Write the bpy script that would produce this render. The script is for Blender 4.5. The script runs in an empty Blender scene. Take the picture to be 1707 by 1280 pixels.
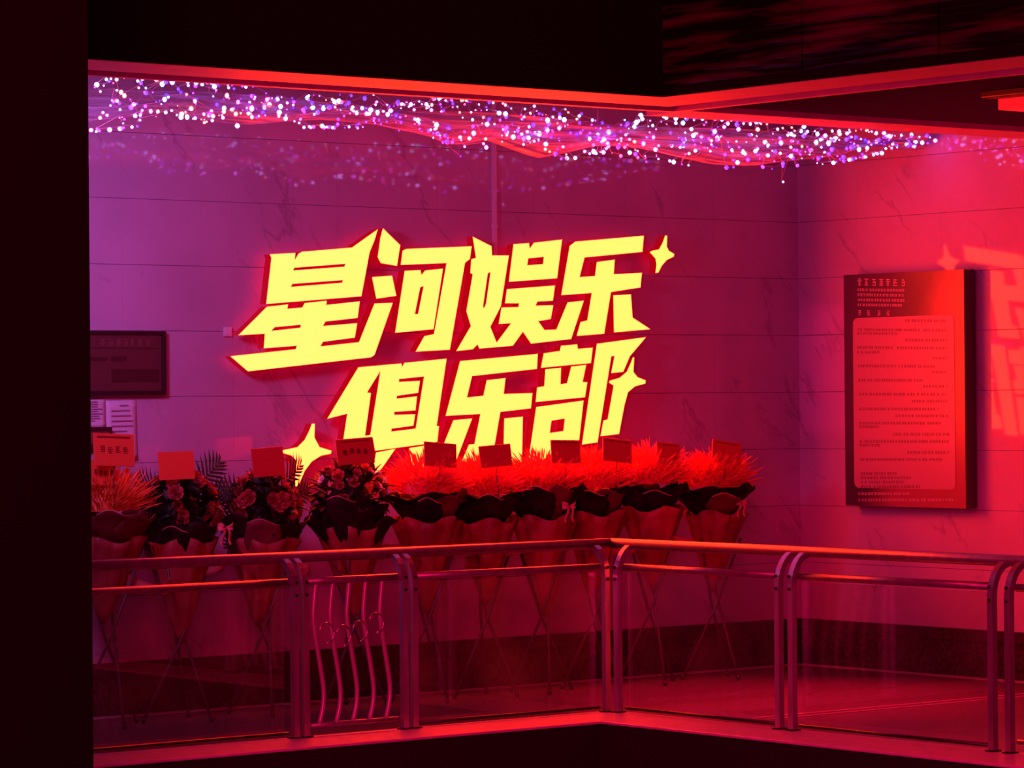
import bpy, math, random
from mathutils import Vector, Matrix
random.seed(7)
C = bpy.context.scene.collection
sc = bpy.context.scene

# ------------------------------------------------------------------ camera
FPX, CX, CY = 5600.0, 853.5, 640.0
CAM_H = 1.95
_a = math.atan2(7000, 5600)
_F0 = Vector((math.cos(_a), math.sin(_a), 0)); _R0 = Vector((math.sin(_a), -math.cos(_a), 0)); _U0 = Vector((0, 0, 1))
_p = math.atan(26 / FPX); _r = 0.0085
FW = _F0 * math.cos(_p) + _U0 * math.sin(_p)
_U = _U0 * math.cos(_p) - _F0 * math.sin(_p)
RT = _R0 * math.cos(_r) - _U * math.sin(_r)
UP = _U * math.cos(_r) + _R0 * math.sin(_r)
EYE = Vector((0, 0, CAM_H))
cam_d = bpy.data.cameras.new('camera'); cam = bpy.data.objects.new('camera', cam_d); C.objects.link(cam)
cam_d.sensor_fit = 'HORIZONTAL'; cam_d.sensor_width = 36.0; cam_d.lens = 36.0 * FPX / 1707.0
cam_d.clip_start = 0.1; cam_d.clip_end = 200
cam.matrix_world = Matrix(((RT.x, UP.x, -FW.x, EYE.x), (RT.y, UP.y, -FW.y, EYE.y), (RT.z, UP.z, -FW.z, EYE.z), (0, 0, 0, 1)))
sc.camera = cam

def at(px, py, axis, val):
    """point of the plane axis=val seen at photo pixel px,py (survey of the real planes)"""
    d = FW + RT * ((px - CX) / FPX) + UP * ((CY - py) / FPX)
    return EYE + d * ((val - EYE[axis]) / d[axis])

# ------------------------------------------------------------------ world, exposure
w = bpy.data.worlds.new('night'); sc.world = w; w.use_nodes = True
w.node_tree.nodes['Background'].inputs[0].default_value = (0.30, 0.02, 0.05, 1)
w.node_tree.nodes['Background'].inputs[1].default_value = 0.010
vs = sc.view_settings
vs.view_transform = 'Standard'; vs.look = 'None'; vs.gamma = 1.0; vs.exposure = 0.0; vs.use_curve_mapping = False

# ------------------------------------------------------------------ large lights (shop sign across the atrium, added red fill, violet lamp at the left)
def area(name, loc, target, size, energy, col, size_y=None):
    l = bpy.data.lights.new(name, 'AREA'); l.energy = energy; l.color = col; l.size = size
    l.shape = 'RECTANGLE'; l.size_y = size_y or size
    o = bpy.data.objects.new(name, l); C.objects.link(o); o.location = loc
    o.rotation_euler = (Vector(target) - Vector(loc)).to_track_quat('-Z', 'Y').to_euler()
    return o
area('shop_sign_glow', (2.6, 7.0, 8.8), (14.0, 15.5, 0.5), 4.0, 1050, (1.0, 0.003, 0.06), 1.6)
area('red_fill_light', (3.2, 5.6, 2.3), (13.5, 17.5, 1.6), 3.0, 640, (1.0, 0.008, 0.19), 1.6)  # added red fill, brightens the back wall and the flower fronts
vg = area('violet_glow', (8.9, 15.7, 3.3), (10.3, 17.9, 2.7), .6, 38, (0.80, 0.19, 1.0), 0.5)
vg.data.spread = math.radians(120)

SIGN_RGB = (50.0, 0.96, 0.150)      # the red LEDs burn the sensor out to yellow
SIGN_SIDE = 0.30

# ------------------------------------------------------------------ materials
M = {}
def mat(name, col, rough=0.5, metal=0.0, spec=0.5, emit=None, estr=1.0, trans=0.0):
    m = bpy.data.materials.new(name); m.use_nodes = True
    b = m.node_tree.nodes['Principled BSDF']
    b.inputs['Base Color'].default_value = (*col, 1); b.inputs['Roughness'].default_value = rough
    b.inputs['Metallic'].default_value = metal; b.inputs['Specular IOR Level'].default_value = spec
    if emit: b.inputs['Emission Color'].default_value = (*emit, 1); b.inputs['Emission Strength'].default_value = estr
    M[name] = m
    return m
def nodes(m):
    nt = m.node_tree
    return nt, nt.nodes, nt.links, nt.nodes['Principled BSDF']
def noise_color(m, c1, c2, scale=8, detail=4, stretch=(1, 1, 1), rot=(0, 0, 0), lo=.35, hi=.65, bump=0.0, coord='Position'):
    nt, N, L, b = nodes(m)
    if coord == 'Position': src = N.new('ShaderNodeNewGeometry').outputs['Position']
    else: src = N.new('ShaderNodeTexCoord').outputs['Object']
    mp = N.new('ShaderNodeMapping'); mp.inputs['Scale'].default_value = stretch; mp.inputs['Rotation'].default_value = rot
    L.new(src, mp.inputs['Vector'])
    n = N.new('ShaderNodeTexNoise'); n.inputs['Scale'].default_value = scale; n.inputs['Detail'].default_value = detail
    L.new(mp.outputs[0], n.inputs['Vector'])
    r = N.new('ShaderNodeValToRGB'); r.color_ramp.elements[0].position = lo; r.color_ramp.elements[1].position = hi
    r.color_ramp.elements[0].color = (*c1, 1); r.color_ramp.elements[1].color = (*c2, 1)
    L.new(n.outputs['Fac'], r.inputs[0]); L.new(r.outputs[0], b.inputs['Base Color'])
    if bump:
        bp = N.new('ShaderNodeBump'); bp.inputs['Strength'].default_value = bump; bp.inputs['Distance'].default_value = 0.02
        L.new(n.outputs['Fac'], bp.inputs['Height']); L.new(bp.outputs[0], b.inputs['Normal'])
    return m
# polished pale marble with thin diagonal veins
m = mat('marble', (.4, .4, .42), rough=.04, spec=.45)
nt, N, L, b = nodes(m)
g = N.new('ShaderNodeNewGeometry'); 
def dot(v):
    d = N.new('ShaderNodeVectorMath'); d.operation = 'DOT_PRODUCT'; d.inputs[1].default_value = v; L.new(g.outputs['Position'], d.inputs[0]); return d.outputs['Value']
cb = N.new('ShaderNodeCombineXYZ')          # across / along the vein direction, the same slant on both walls
L.new(dot((1.55, -1.55, 1.25)), cb.inputs[0]); L.new(dot((.36, -.36, -.45)), cb.inputs[1])
n1 = N.new('ShaderNodeTexNoise'); n1.inputs['Scale'].default_value = .9; n1.inputs['Detail'].default_value = 6; n1.inputs['Roughness'].default_value = .6; n1.inputs['Distortion'].default_value = .25
L.new(cb.outputs[0], n1.inputs['Vector'])
sb = N.new('ShaderNodeMath'); sb.operation = 'SUBTRACT'; sb.inputs[1].default_value = .5; L.new(n1.outputs['Fac'], sb.inputs[0])
ab = N.new('ShaderNodeMath'); ab.operation = 'ABSOLUTE'; L.new(sb.outputs[0], ab.inputs[0])
r = N.new('ShaderNodeValToRGB'); r.color_ramp.elements[0].position = .0; r.color_ramp.elements[1].position = .020
r.color_ramp.elements[0].color = (.32, .24, .31, 1); r.color_ramp.elements[1].color = (.45, .34, .43, 1)
n3 = N.new('ShaderNodeTexNoise'); n3.inputs['Scale'].default_value = 1.6; n3.inputs['Detail'].default_value = 2; L.new(g.outputs['Position'], n3.inputs['Vector'])
mk = N.new('ShaderNodeMapRange'); mk.inputs[1].default_value = .42; mk.inputs[2].default_value = .62; mk.inputs[3].default_value = .03; mk.inputs[4].default_value = 0.0; L.new(n3.outputs['Fac'], mk.inputs[0])
av = N.new('ShaderNodeMath'); av.operation = 'ADD'; L.new(ab.outputs[0], av.inputs[0]); L.new(mk.outputs[0], av.inputs[1])
L.new(av.outputs[0], r.inputs[0])
n2 = N.new('ShaderNodeTexNoise'); n2.inputs['Scale'].default_value = 2.2; n2.inputs['Detail'].default_value = 4; L.new(g.outputs['Position'], n2.inputs['Vector'])
mx = N.new('ShaderNodeMix'); mx.data_type = 'RGBA'; mx.blend_type = 'MULTIPLY'; mx.inputs['Factor'].default_value = .45
r2 = N.new('ShaderNodeValToRGB'); r2.color_ramp.elements[0].position = .3; r2.color_ramp.elements[0].color = (.72, .72, .74, 1); r2.color_ramp.elements[1].position = .65
L.new(n2.outputs['Fac'], r2.inputs[0]); L.new(r.outputs[0], mx.inputs[6]); L.new(r2.outputs[0], mx.inputs[7]); L.new(mx.outputs[2], b.inputs['Base Color'])

mat('grout', (.12, .11, .12), .8)
noise_color(mat('granite', (.1, .05, .05), .18), (.07, .045, .045), (.17, .11, .105), 30, 6)
noise_color(mat('granite_skirting', (.05, .03, .03), .22), (.016, .008, .008), (.055, .03, .028), 34, 6)
noise_color(mat('granite_cap', (.03, .015, .015), .25), (.025, .012, .012), (.05, .025, .025), 30, 5)
mat('inlay', (.34, .27, .26), .25)
noise_color(mat('kerb_stone', (.45, .42, .42), .35), (.5, .36, .38), (.62, .46, .48), 14, 5)
mat('black_paint', (.0035, .002, .002), .8, spec=.1)
mat('slab_face', (.018, .013, .013), .7, spec=.15)
noise_color(mat('soffit_paint', (.6, .57, .57), .55), (.42, .15, .26), (.5, .19, .32), 6, 4)
mat('soffit_shade', (.13, .08, .08), .5)  # darker copy of the soffit paint, holds the shade of gap and beam face
mat('ceiling_dark', (.035, .03, .03), .45)
m = noise_color(mat('reflection_streak_panel', (.03, .012, .012), .28, spec=.6), (.003, .001, .001), (.09, .03, .03), 2.2, 6, (.6, .5, 7), lo=.47, hi=.74, bump=1.0)  # streaks of wavy reflection put into the colour, over the bump
mat('chrome_red', (.56, .5, .5), .26, metal=.9)
m = noise_color(mat('brushed_steel', (.6, .56, .57), .3, metal=.85), (.5, .46, .47), (.66, .62, .63), 20, 3, (1, 1, .15))
noise_color(mat('rail_steel', (.2, .17, .18), .34, metal=.35), (.17, .13, .15), (.23, .18, .20), 20, 3)
mat('bar_paint', (.42, .36, .38), .35, metal=.3)
mat('dark_bolt', (.03, .02, .02), .4, metal=.6)
# hazy glass
m = bpy.data.materials.new('glass'); m.use_nodes = True; M['glass'] = m
nt = m.node_tree; N = nt.nodes; L = nt.links; N.remove(N['Principled BSDF']); out = N['Material Output']
tr = N.new('ShaderNodeBsdfTransparent'); tr.inputs[0].default_value = (.95, .90, .90, 1)
gl = N.new('ShaderNodeBsdfGlossy'); gl.inputs['Roughness'].default_value = .015; gl.inputs[0].default_value = (.95, .9, .9, 1)
df = N.new('ShaderNodeBsdfTranslucent'); df.inputs[0].default_value = (.5, .42, .42, 1)
df2 = N.new('ShaderNodeBsdfDiffuse'); df2.inputs[0].default_value = (.5, .42, .42, 1)
ad = N.new('ShaderNodeMixShader'); ad.inputs[0].default_value = .5; L.new(df.outputs[0], ad.inputs[1]); L.new(df2.outputs[0], ad.inputs[2])
gg = N.new('ShaderNodeNewGeometry'); nz = N.new('ShaderNodeTexNoise'); nz.inputs['Scale'].default_value = 3; nz.inputs['Detail'].default_value = 5
L.new(gg.outputs['Position'], nz.inputs['Vector'])
mr = N.new('ShaderNodeMapRange'); mr.inputs[1].default_value = .35; mr.inputs[2].default_value = .75; mr.inputs[3].default_value = .015; mr.inputs[4].default_value = .075
L.new(nz.outputs['Fac'], mr.inputs[0])
m1 = N.new('ShaderNodeMixShader'); L.new(mr.outputs[0], m1.inputs[0]); L.new(tr.outputs[0], m1.inputs[1]); L.new(ad.outputs[0], m1.inputs[2])
lw = N.new('ShaderNodeLayerWeight'); lw.inputs[0].default_value = .5
pw = N.new('ShaderNodeMath'); pw.operation = 'POWER'; pw.inputs[1].default_value = 5; L.new(lw.outputs['Facing'], pw.inputs[0])
fr = N.new('ShaderNodeMath'); fr.operation = 'MULTIPLY_ADD'; fr.inputs[1].default_value = .95; fr.inputs[2].default_value = .05; L.new(pw.outputs[0], fr.inputs[0])
m2 = N.new('ShaderNodeMixShader'); L.new(fr.outputs[0], m2.inputs[0]); L.new(m1.outputs[0], m2.inputs[1]); L.new(gl.outputs[0], m2.inputs[2])
L.new(m2.outputs[0], out.inputs[0])
# gauze
m = bpy.data.materials.new('gauze'); m.use_nodes = True; M['gauze'] = m
nt = m.node_tree; N = nt.nodes; L = nt.links; N.remove(N['Principled BSDF']); out = N['Material Output']
tr = N.new('ShaderNodeBsdfTransparent')
tl = N.new('ShaderNodeBsdfTranslucent'); tl.inputs[0].default_value = (.7, .64, .74, 1)
df = N.new('ShaderNodeBsdfDiffuse'); df.inputs[0].default_value = (.6, .54, .62, 1)
gl = N.new('ShaderNodeBsdfGlossy'); gl.inputs[0].default_value = (.8, .8, .8, 1); gl.inputs['Roughness'].default_value = .25
a1 = N.new('ShaderNodeMixShader'); a1.inputs[0].default_value = .5; L.new(tl.outputs[0], a1.inputs[1]); L.new(df.outputs[0], a1.inputs[2])
a2 = N.new('ShaderNodeMixShader'); a2.inputs[0].default_value = .08; L.new(a1.outputs[0], a2.inputs[1]); L.new(gl.outputs[0], a2.inputs[2])
tc = N.new('ShaderNodeNewGeometry'); mp = N.new('ShaderNodeMapping'); mp.inputs['Scale'].default_value = (1.6, 3, 26); L.new(tc.outputs['Position'], mp.inputs['Vector'])
nz = N.new('ShaderNodeTexNoise'); nz.inputs['Scale'].default_value = 1.2; nz.inputs['Detail'].default_value = 5; nz.inputs['Distortion'].default_value = .8; L.new(mp.outputs[0], nz.inputs['Vector'])
mr = N.new('ShaderNodeMapRange'); mr.inputs[1].default_value = .38; mr.inputs[2].default_value = .62; mr.inputs[3].default_value = .2; mr.inputs[4].default_value = .85; L.new(nz.outputs['Fac'], mr.inputs[0])
a3 = N.new('ShaderNodeMixShader'); L.new(mr.outputs[0], a3.inputs[0]); L.new(tr.outputs[0], a3.inputs[1]); L.new(a2.outputs[0], a3.inputs[2])
L.new(a3.outputs[0], out.inputs[0])
# sign
mat('sign_face', (.6, .5, .2), .4, emit=SIGN_RGB)
mat('sign_return', (.25, .01, .01), .45, emit=(SIGN_SIDE, 0.0, 0.004))
mat('sign_back', (.5, .05, .05), .5, emit=(1.2, 0.0, 0.01))
# fairy bulbs: violet-heavy diodes that burn out to white
BULBS = {'lavender_white': (7.0, .95, 12.0), 'cool_white': (3.2, 2.6, 11.0), 'warm_white': (6.0, .95, .7), 'blue': (.12, .06, 5.0), 'cyan': (.7, 2.0, 4.0), 'pink': (5.0, .25, .9), 'violet': (1.3, .12, 6.0)}
for k, c in BULBS.items(): mat('bulb_' + k, (.5, .5, .5), .3, emit=c)
mat('wire', (.45, .2, .2), .4)
# flowers, paper
def petal_mat(name, c1, c2, scale=25):
    m = noise_color(mat(name, c1, .5, spec=.3), c1, c2, scale, 3)
    nt, N, L, b = nodes(m)
    b.inputs['Subsurface Weight'].default_value = 0
    tl = N.new('ShaderNodeBsdfTranslucent'); L.new(b.inputs['Base Color'].links[0].from_socket, tl.inputs[0])
    mx = N.new('ShaderNodeMixShader'); mx.inputs[0].default_value = .35
    L.new(b.outputs[0], mx.inputs[1]); L.new(tl.outputs[0], mx.inputs[2]); L.new(mx.outputs[0], N['Material Output'].inputs[0])
    return m
petal_mat('plume_red', (.58, .025, .035), (.85, .10, .09), 60)
petal_mat('plume_orange', (.62, .10, .03), (.8, .2, .05))
petal_mat('rose_red', (.26, .03, .03), (.5, .10, .09), 40)
petal_mat('blossom_white', (.75, .7, .66), (.85, .8, .76), 40)
petal_mat('leaf_dark', (.014, .03, .012), (.035, .07, .025), 30)
petal_mat('leaf_palm', (.03, .075, .03), (.06, .13, .05), 20)
petal_mat('paper_black', (.012, .006, .007), (.035, .016, .016), 12)
M['paper_black'].node_tree.nodes['Principled BSDF'].inputs['Specular IOR Level'].default_value = .12
petal_mat('paper_wine', (.12, .02, .022), (.2, .04, .04), 9)
petal_mat('paper_red', (.24, .03, .03), (.42, .07, .065), 6)
petal_mat('paper_cream', (.6, .42, .36), (.7, .52, .46), 6)
petal_mat('ribbon', (.6, .16, .16), (.75, .3, .28), 10)
mat('card_red', (.42, .018, .02), .45)
mat('card_orange', (.62, .07, .03), .45)
mat('card_edge', (.2, .008, .01), .5)
mat('ink_dark', (.03, .004, .006), .6)
mat('pole', (.05, .03, .025), .5)
# boards
mat('plaque_panel', (.10, .03, .03), .35); mat('plaque_frame', (.03, .01, .01), .35); mat('plaque_print', (.05, .012, .012), .5); mat('plaque_print_light', (.2, .07, .06), .5)
mat('paper_white', (.55, .52, .58), .7); mat('paper_print', (.24, .2, .27), .7)
mat('board_side', (.045, .012, .014), .4)
mat('info_panel', (.33, .18, .23), .35); mat('info_ink', (.13, .06, .07), .5); mat('header_ink', (.5, .33, .36), .5)
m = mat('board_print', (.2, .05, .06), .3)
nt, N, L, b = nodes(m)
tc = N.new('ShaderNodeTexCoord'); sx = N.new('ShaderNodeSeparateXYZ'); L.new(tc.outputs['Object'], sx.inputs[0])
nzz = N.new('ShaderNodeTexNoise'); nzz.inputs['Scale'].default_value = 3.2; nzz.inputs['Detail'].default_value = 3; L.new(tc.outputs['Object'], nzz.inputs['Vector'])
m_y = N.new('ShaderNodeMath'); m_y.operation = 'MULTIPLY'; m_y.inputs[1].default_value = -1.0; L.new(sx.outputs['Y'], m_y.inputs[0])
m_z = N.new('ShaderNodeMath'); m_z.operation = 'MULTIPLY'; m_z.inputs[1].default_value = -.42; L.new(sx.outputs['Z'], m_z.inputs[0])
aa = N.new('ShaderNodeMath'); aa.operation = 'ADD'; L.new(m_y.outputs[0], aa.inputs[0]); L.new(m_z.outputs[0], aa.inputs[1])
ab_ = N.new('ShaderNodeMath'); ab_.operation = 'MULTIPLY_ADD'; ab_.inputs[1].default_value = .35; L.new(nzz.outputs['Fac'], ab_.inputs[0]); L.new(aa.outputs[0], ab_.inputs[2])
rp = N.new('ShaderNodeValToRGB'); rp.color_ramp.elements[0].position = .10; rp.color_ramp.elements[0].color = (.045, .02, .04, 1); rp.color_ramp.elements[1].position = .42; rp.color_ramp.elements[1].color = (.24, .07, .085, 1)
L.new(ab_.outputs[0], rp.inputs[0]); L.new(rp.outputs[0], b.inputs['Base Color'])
mat('conduit', (.6, .58, .6), .4)
mat('lamp_red', (.4, .1, .08), .4, emit=(1.0, .01, .02), estr=.5)
mat('lamp_hood', (.015, .008, .008), .5)

# ------------------------------------------------------------------ mesh helpers
class MB:
    def __init__(s): s.v = []; s.f = []; s.m = []
    def quad(s, a, b, c, d, mi=0):
        n = len(s.v); s.v += [tuple(a), tuple(b), tuple(c), tuple(d)]; s.f.append((n, n + 1, n + 2, n + 3)); s.m.append(mi)
    def box(s, lo, hi, bev=0.0):
        x0, y0, z0 = lo; x1, y1, z1 = hi; n = len(s.v)
        s.v += [(x0, y0, z0), (x1, y0, z0), (x1, y1, z0), (x0, y1, z0), (x0, y0, z1), (x1, y0, z1), (x1, y1, z1), (x0, y1, z1)]
        for q in ((0, 3, 2, 1), (4, 5, 6, 7), (0, 1, 5, 4), (1, 2, 6, 5), (2, 3, 7, 6), (3, 0, 4, 7)): s.f.append(tuple(n + i for i in q)); s.m.append(0)
        return s
    def tube(s, pts, r, n=8, cap=True):
        pts = [Vector(p) for p in pts]; rings = []
        rr = r if isinstance(r, (list, tuple)) else [r] * len(pts)
        prev = None
        for i, p in enumerate(pts):
            t = (pts[min(i + 1, len(pts) - 1)] - pts[max(i - 1, 0)]).normalized()
            if prev is None:
                up = Vector((0, 0, 1)) if abs(t.z) < .9 else Vector((0, 1, 0)); u = t.cross(up).normalized()
            else: u = (prev - t * prev.dot(t)).normalized()
            prev = u; vv = t.cross(u); base = len(s.v)
            for k in range(n):
                a = 2 * math.pi * k / n; s.v.append(tuple(p + (u * math.cos(a) + vv * math.sin(a)) * rr[i]))
            rings.append(base)
        for a, b in zip(rings, rings[1:]):
            for k in range(n): s.f.append((a + k, a + (k + 1) % n, b + (k + 1) % n, b + k)); s.m.append(0)
        if cap:
            s.f.append(tuple(rings[0] + k for k in reversed(range(n)))); s.m.append(0)
            s.f.append(tuple(rings[-1] + k for k in range(n))); s.m.append(0)
        return s
    def grid(s, fn, nu, nv, closed=False):
        b = len(s.v)
        for j in range(nv + 1):
            for i in range(nu + (0 if closed else 1)): s.v.append(tuple(fn(i / nu, j / nv)))
        w_ = nu if closed else nu + 1
        for j in range(nv):
            for i in range(nu):
                s.f.append((b + j * w_ + i, b + j * w_ + (i + 1) % w_, b + (j + 1) * w_ + (i + 1) % w_, b + (j + 1) * w_ + i)); s.m.append(0)
        return s
    def ball(s, c, r, col=0):
        t = (1 + 5 ** .5) / 2; k = r / math.sqrt(1 + t * t); n = len(s.v)
        for x, y, z in ((-1, t, 0), (1, t, 0), (-1, -t, 0), (1, -t, 0), (0, -1, t), (0, 1, t), (0, -1, -t), (0, 1, -t), (t, 0, -1), (t, 0, 1), (-t, 0, -1), (-t, 0, 1)):
            s.v.append((c[0] + x * k, c[1] + y * k, c[2] + z * k))
        for q in ((0, 11, 5), (0, 5, 1), (0, 1, 7), (0, 7, 10), (0, 10, 11), (1, 5, 9), (5, 11, 4), (11, 10, 2), (10, 7, 6), (7, 1, 8), (3, 9, 4), (3, 4, 2), (3, 2, 6), (3, 6, 8), (3, 8, 9), (4, 9, 5), (2, 4, 11), (6, 2, 10), (8, 6, 7), (9, 8, 1)):
            s.f.append(tuple(n + i for i in q)); s.m.append(0)
        return s
    def mesh(s, name, mats, smooth=False):
        me = bpy.data.meshes.new(name); me.from_pydata(s.v, [], s.f); me.update()
        for mm in (mats if isinstance(mats, (list, tuple)) else [mats]): me.materials.append(M[mm])
        if len(me.materials) > 1: me.polygons.foreach_set('material_index', s.m)
        if smooth: me.polygons.foreach_set('use_smooth', [True] * len(me.polygons))
        return me
    def build(s, name, mats, parent=None, smooth=False, loc=None):
        return link(name, s.mesh(name, mats, smooth), parent, loc)
def link(name, me, parent=None, loc=None, rot=None):
    o = bpy.data.objects.new(name, me); C.objects.link(o)
    if parent: o.parent = parent
    if loc: o.location = loc
    if rot: o.rotation_euler = rot
    return o
def bevel(o, wd, seg=2):
    b = o.modifiers.new('bevel', 'BEVEL'); b.width = wd; b.segments = seg; b.limit_method = 'ANGLE'; return o
def solid(o, t):
    b = o.modifiers.new('solid', 'SOLIDIFY'); b.thickness = t; b.offset = 0; return o
def glyph_strokes(rn):
    """strokes (x0, x1, z0, z1) of a small brush-like character in the unit square"""
    out = []; kind = rn.randrange(3)
    c = rn.uniform(.4, .6)
    for z in ((.06, .44, .82) if kind else (.1, .36, .62, .86)):
        hw = rn.uniform(.2, .5); out.append((max(0, c - hw), min(1, c + hw), z, z + .11))
    out.append((c - .06, c + .06, 0 if kind != 1 else .4, 1 if kind != 2 else .6))
    if kind: x = rn.choice((.06, .8)); out.append((x, x + .12, rn.uniform(0, .3), rn.uniform(.6, 1)))
    return out
def tag(o, label=None, cat=None, group=None, kind=None):
    if label: o['label'] = label
    if cat: o['category'] = cat
    if group: o['group'] = group
    if kind: o['kind'] = kind
    return o
def thing(name, label, cat, loc, group=None):
    o = bpy.data.objects.new(name, None); C.objects.link(o); o.location = loc; o.empty_display_size = .1
    return tag(o, label, cat, group)
def struct(name, mb, mt, label=None, cat=None):
    return tag(mb.build(name, mt), label, cat, kind='structure')

# ------------------------------------------------------------------ the setting
XW, YW = 17.046, 17.937          # right wall plane, back wall plane
XR, YR = 12.86, 15.17            # post lines of the railing
KO = .42                         # ledge beyond the posts
KZ = .10
# floor slab, L-shaped round the void
mb = MB(); mb.box((4.5, YR - .06, -.35), (XW + .3, YW + .3, 0)); mb.box((XR - .06, 6.0, -.35), (XW + .3, YR - .06, 0))
floor = struct('floor', mb, 'granite', 'dark polished granite floor of the L-shaped walkway', 'floor')
def strip(lo, hi): MB().box((*lo, 0.0), (*hi, .004)).build('inlay_strip', 'inlay', floor)
strip((5, YW - .125), (XW - .06, YW - .10)); strip((XW - .125, 6), (XW - .10, YW - .125))
strip((5, YW - .052), (XW - .06, YW - .040)); strip((XW - .052, 6), (XW - .04, YW - .052))
strip((5, 15.62), (13.30, 15.645)); strip((13.30, 6), (13.325, 15.645))
ys = at(1410, 1184, 2, 0).y
strip((13.9, ys), (XW - .125, ys + .03)); strip((13.9, ys - .12), (XW - .125, ys - .095))
# kerb with lit ledge
mb = MB(); mb.box((4.5, YR - KO, KZ - .016), (XR + .07, YR + .06, KZ)); mb.box((XR - KO, 6.0, KZ - .016), (XR + .07, YR - KO, KZ))
kerb = struct('trim_1', mb, 'kerb_stone', 'pale stone kerb ledge under the balcony railing', 'kerb'); bevel(kerb, .004)
mb = MB(); mb.box((4.5, YR - KO + .012, -1.4), (XR + .05, YR + .05, KZ - .016)); mb.box((XR - KO + .012, 6.0, -1.4), (XR + .05, YR - KO + .012, KZ - .016))
struct('trim_2', mb, 'slab_face', 'dark face of the floor slab below the kerb', 'slab edge')
# walls: backing + one object per marble tile
back = struct('wall_back', MB().box((4.5, YW, -.1), (XW + .3, YW + .25, 4.4)), 'grout', 'back wall clad in pale polished marble tiles', 'wall')
right = struct('wall_right', MB().box((XW, 6.0, -.1), (XW + .25, YW, 4.4)), 'grout', 'right wall clad in pale polished marble tiles', 'wall')
TW, TH, Z0, J = .83, .4145, .33, .0022
def tile_mesh(wd, ht, face):
    """tile with chamfered top and bottom arrises, tight vertical joints"""
    mb = MB(); e, d = .0022, .012; pr = [(0, 0), (-d + e, 0), (-d, e), (-d, ht - e), (-d + e, ht), (0, ht)]; n = len(pr)
    for s_ in (0, wd):
        for q, z in pr: mb.v.append((s_, q, z) if face == 'y' else (q, wd - s_, z))
    for k in range(n): mb.f.append((k, n + k, n + (k + 1) % n, (k + 1) % n)); mb.m.append(0)
    mb.f += [tuple(range(n)), tuple(reversed(range(n, 2 * n)))]; mb.m += [0, 0]
    return mb.mesh('tile', 'marble')
tb = tile_mesh(TW - .0008, TH - J, 'y')
for k in range(9):
    for i in range(9):
        link('tile', tb, back, (XW - TW * (i + 1) - .012, YW, Z0 + TH * k))
trr = tile_mesh(TW - .0008, TH - J, 'x'); tr0 = tile_mesh(.62 - .0008, TH - J, 'x')
for k in range(9):
    link('tile', tr0, right, (XW, YW - .62 - .012, Z0 + TH * k))
    for i in range(5): link('tile', trr, right, (XW, YW - .632 - TW * (i + 1), Z0 + TH * k))
# skirting
sk = MB(); sk.box((4.5, YW - .022, 0), (XW, YW, .25)); o = struct('baseboard_back', sk, 'granite_skirting', 'dark granite skirting along the back wall', 'skirting')
MB().box((4.5, YW - .034, .25), (XW, YW, .33)).build('cap', 'granite_cap', o)
sk = MB(); sk.box((XW - .022, 6, 0), (XW, YW - .034, .25)); o = struct('baseboard_right', sk, 'granite_skirting', 'dark granite skirting along the right wall', 'skirting')
MB().box((XW - .034, 6, .25), (XW, YW - .034, .33)).build('cap', 'granite_cap', o)
# ceiling and bulkheads
FX, FY, FZ = 12.89, 14.686, 3.70      # outer lower corner of the soffit
struct('ceiling', MB().box((4.5, FY + .8, 4.02), (XW, YW, 4.2)).box((FX + .8, 6, 4.25), (XW, FY + .8, 4.4)), 'ceiling_dark', 'dark ceiling over the walkway', 'ceiling')
# recessed red downlight over the walkway corner
dp = at(1310, 1165, 2, 0)
MB().tube([(dp.x, dp.y, 4.02), (dp.x, dp.y, 3.99)], [.07, .075], 20).build('downlight_ring', 'lamp_hood', bpy.data.objects['ceiling'], True)
sl = bpy.data.lights.new('downlight', 'SPOT'); sl.energy = 2500; sl.color = (1.0, .004, .06); sl.spot_size = math.radians(56); sl.spot_blend = .9; sl.shadow_soft_size = .05
slo = bpy.data.objects.new('downlight', sl); C.objects.link(slo); slo.location = (dp.x, dp.y, 3.975)
mb = MB(); mb.box((4.5, FY + .014, FZ), (FX + .45, FY + .46, FZ + .05)); mb.box((FX + .014, 6, FZ), (FX + .45, FY + .014, FZ + .05))
struct('trim_3', mb, 'soffit_paint', 'pale painted soffit band round the void, glowing red', 'soffit')
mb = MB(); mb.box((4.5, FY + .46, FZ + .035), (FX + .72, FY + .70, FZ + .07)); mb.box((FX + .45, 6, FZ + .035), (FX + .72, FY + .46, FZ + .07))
struct('trim_4', mb, 'soffit_shade', 'dark shadow gap behind the soffit band', 'soffit')
mb = MB(); mb.box((4.5, FY + .70, FZ), (FX + .76, FY + .76, FZ + .36)); mb.box((FX + .70, 6, FZ), (FX + .76, FY + .70, FZ + .6))
struct('trim_5', mb, 'soffit_paint', 'thin inner lip of the soffit', 'soffit')
struct('wall_upper_left', MB().box((4.5, FY, FZ + .002), (FX + .014, FY + .014, FZ + .06)).box((4.5, FY, FZ + .06), (FX + .014, FY + .3, 7.0)), 'black_paint', 'black bulkhead above the soffit facing the viewer', 'bulkhead')
ur = struct('wall_upper_right', MB().box((FX, 6, FZ + .002), (FX + .014, FY, FZ + .06)).box((FX + .012, 6, FZ + .06), (FX + .3, FY, 7.0)), 'black_paint', 'bulkhead above the right soffit', 'bulkhead')
pe = [FY] + [at(px, 80, 0, FX).y for px in (1338, 1566, 1790)] + [8.6]
for a_, b_ in zip(pe, pe[1:]):
    MB().box((FX - .004, b_ + .008, FZ + .06), (FX + .012, a_ - .008, 7.0)).build('panel', 'reflection_streak_panel', ur)
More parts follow.
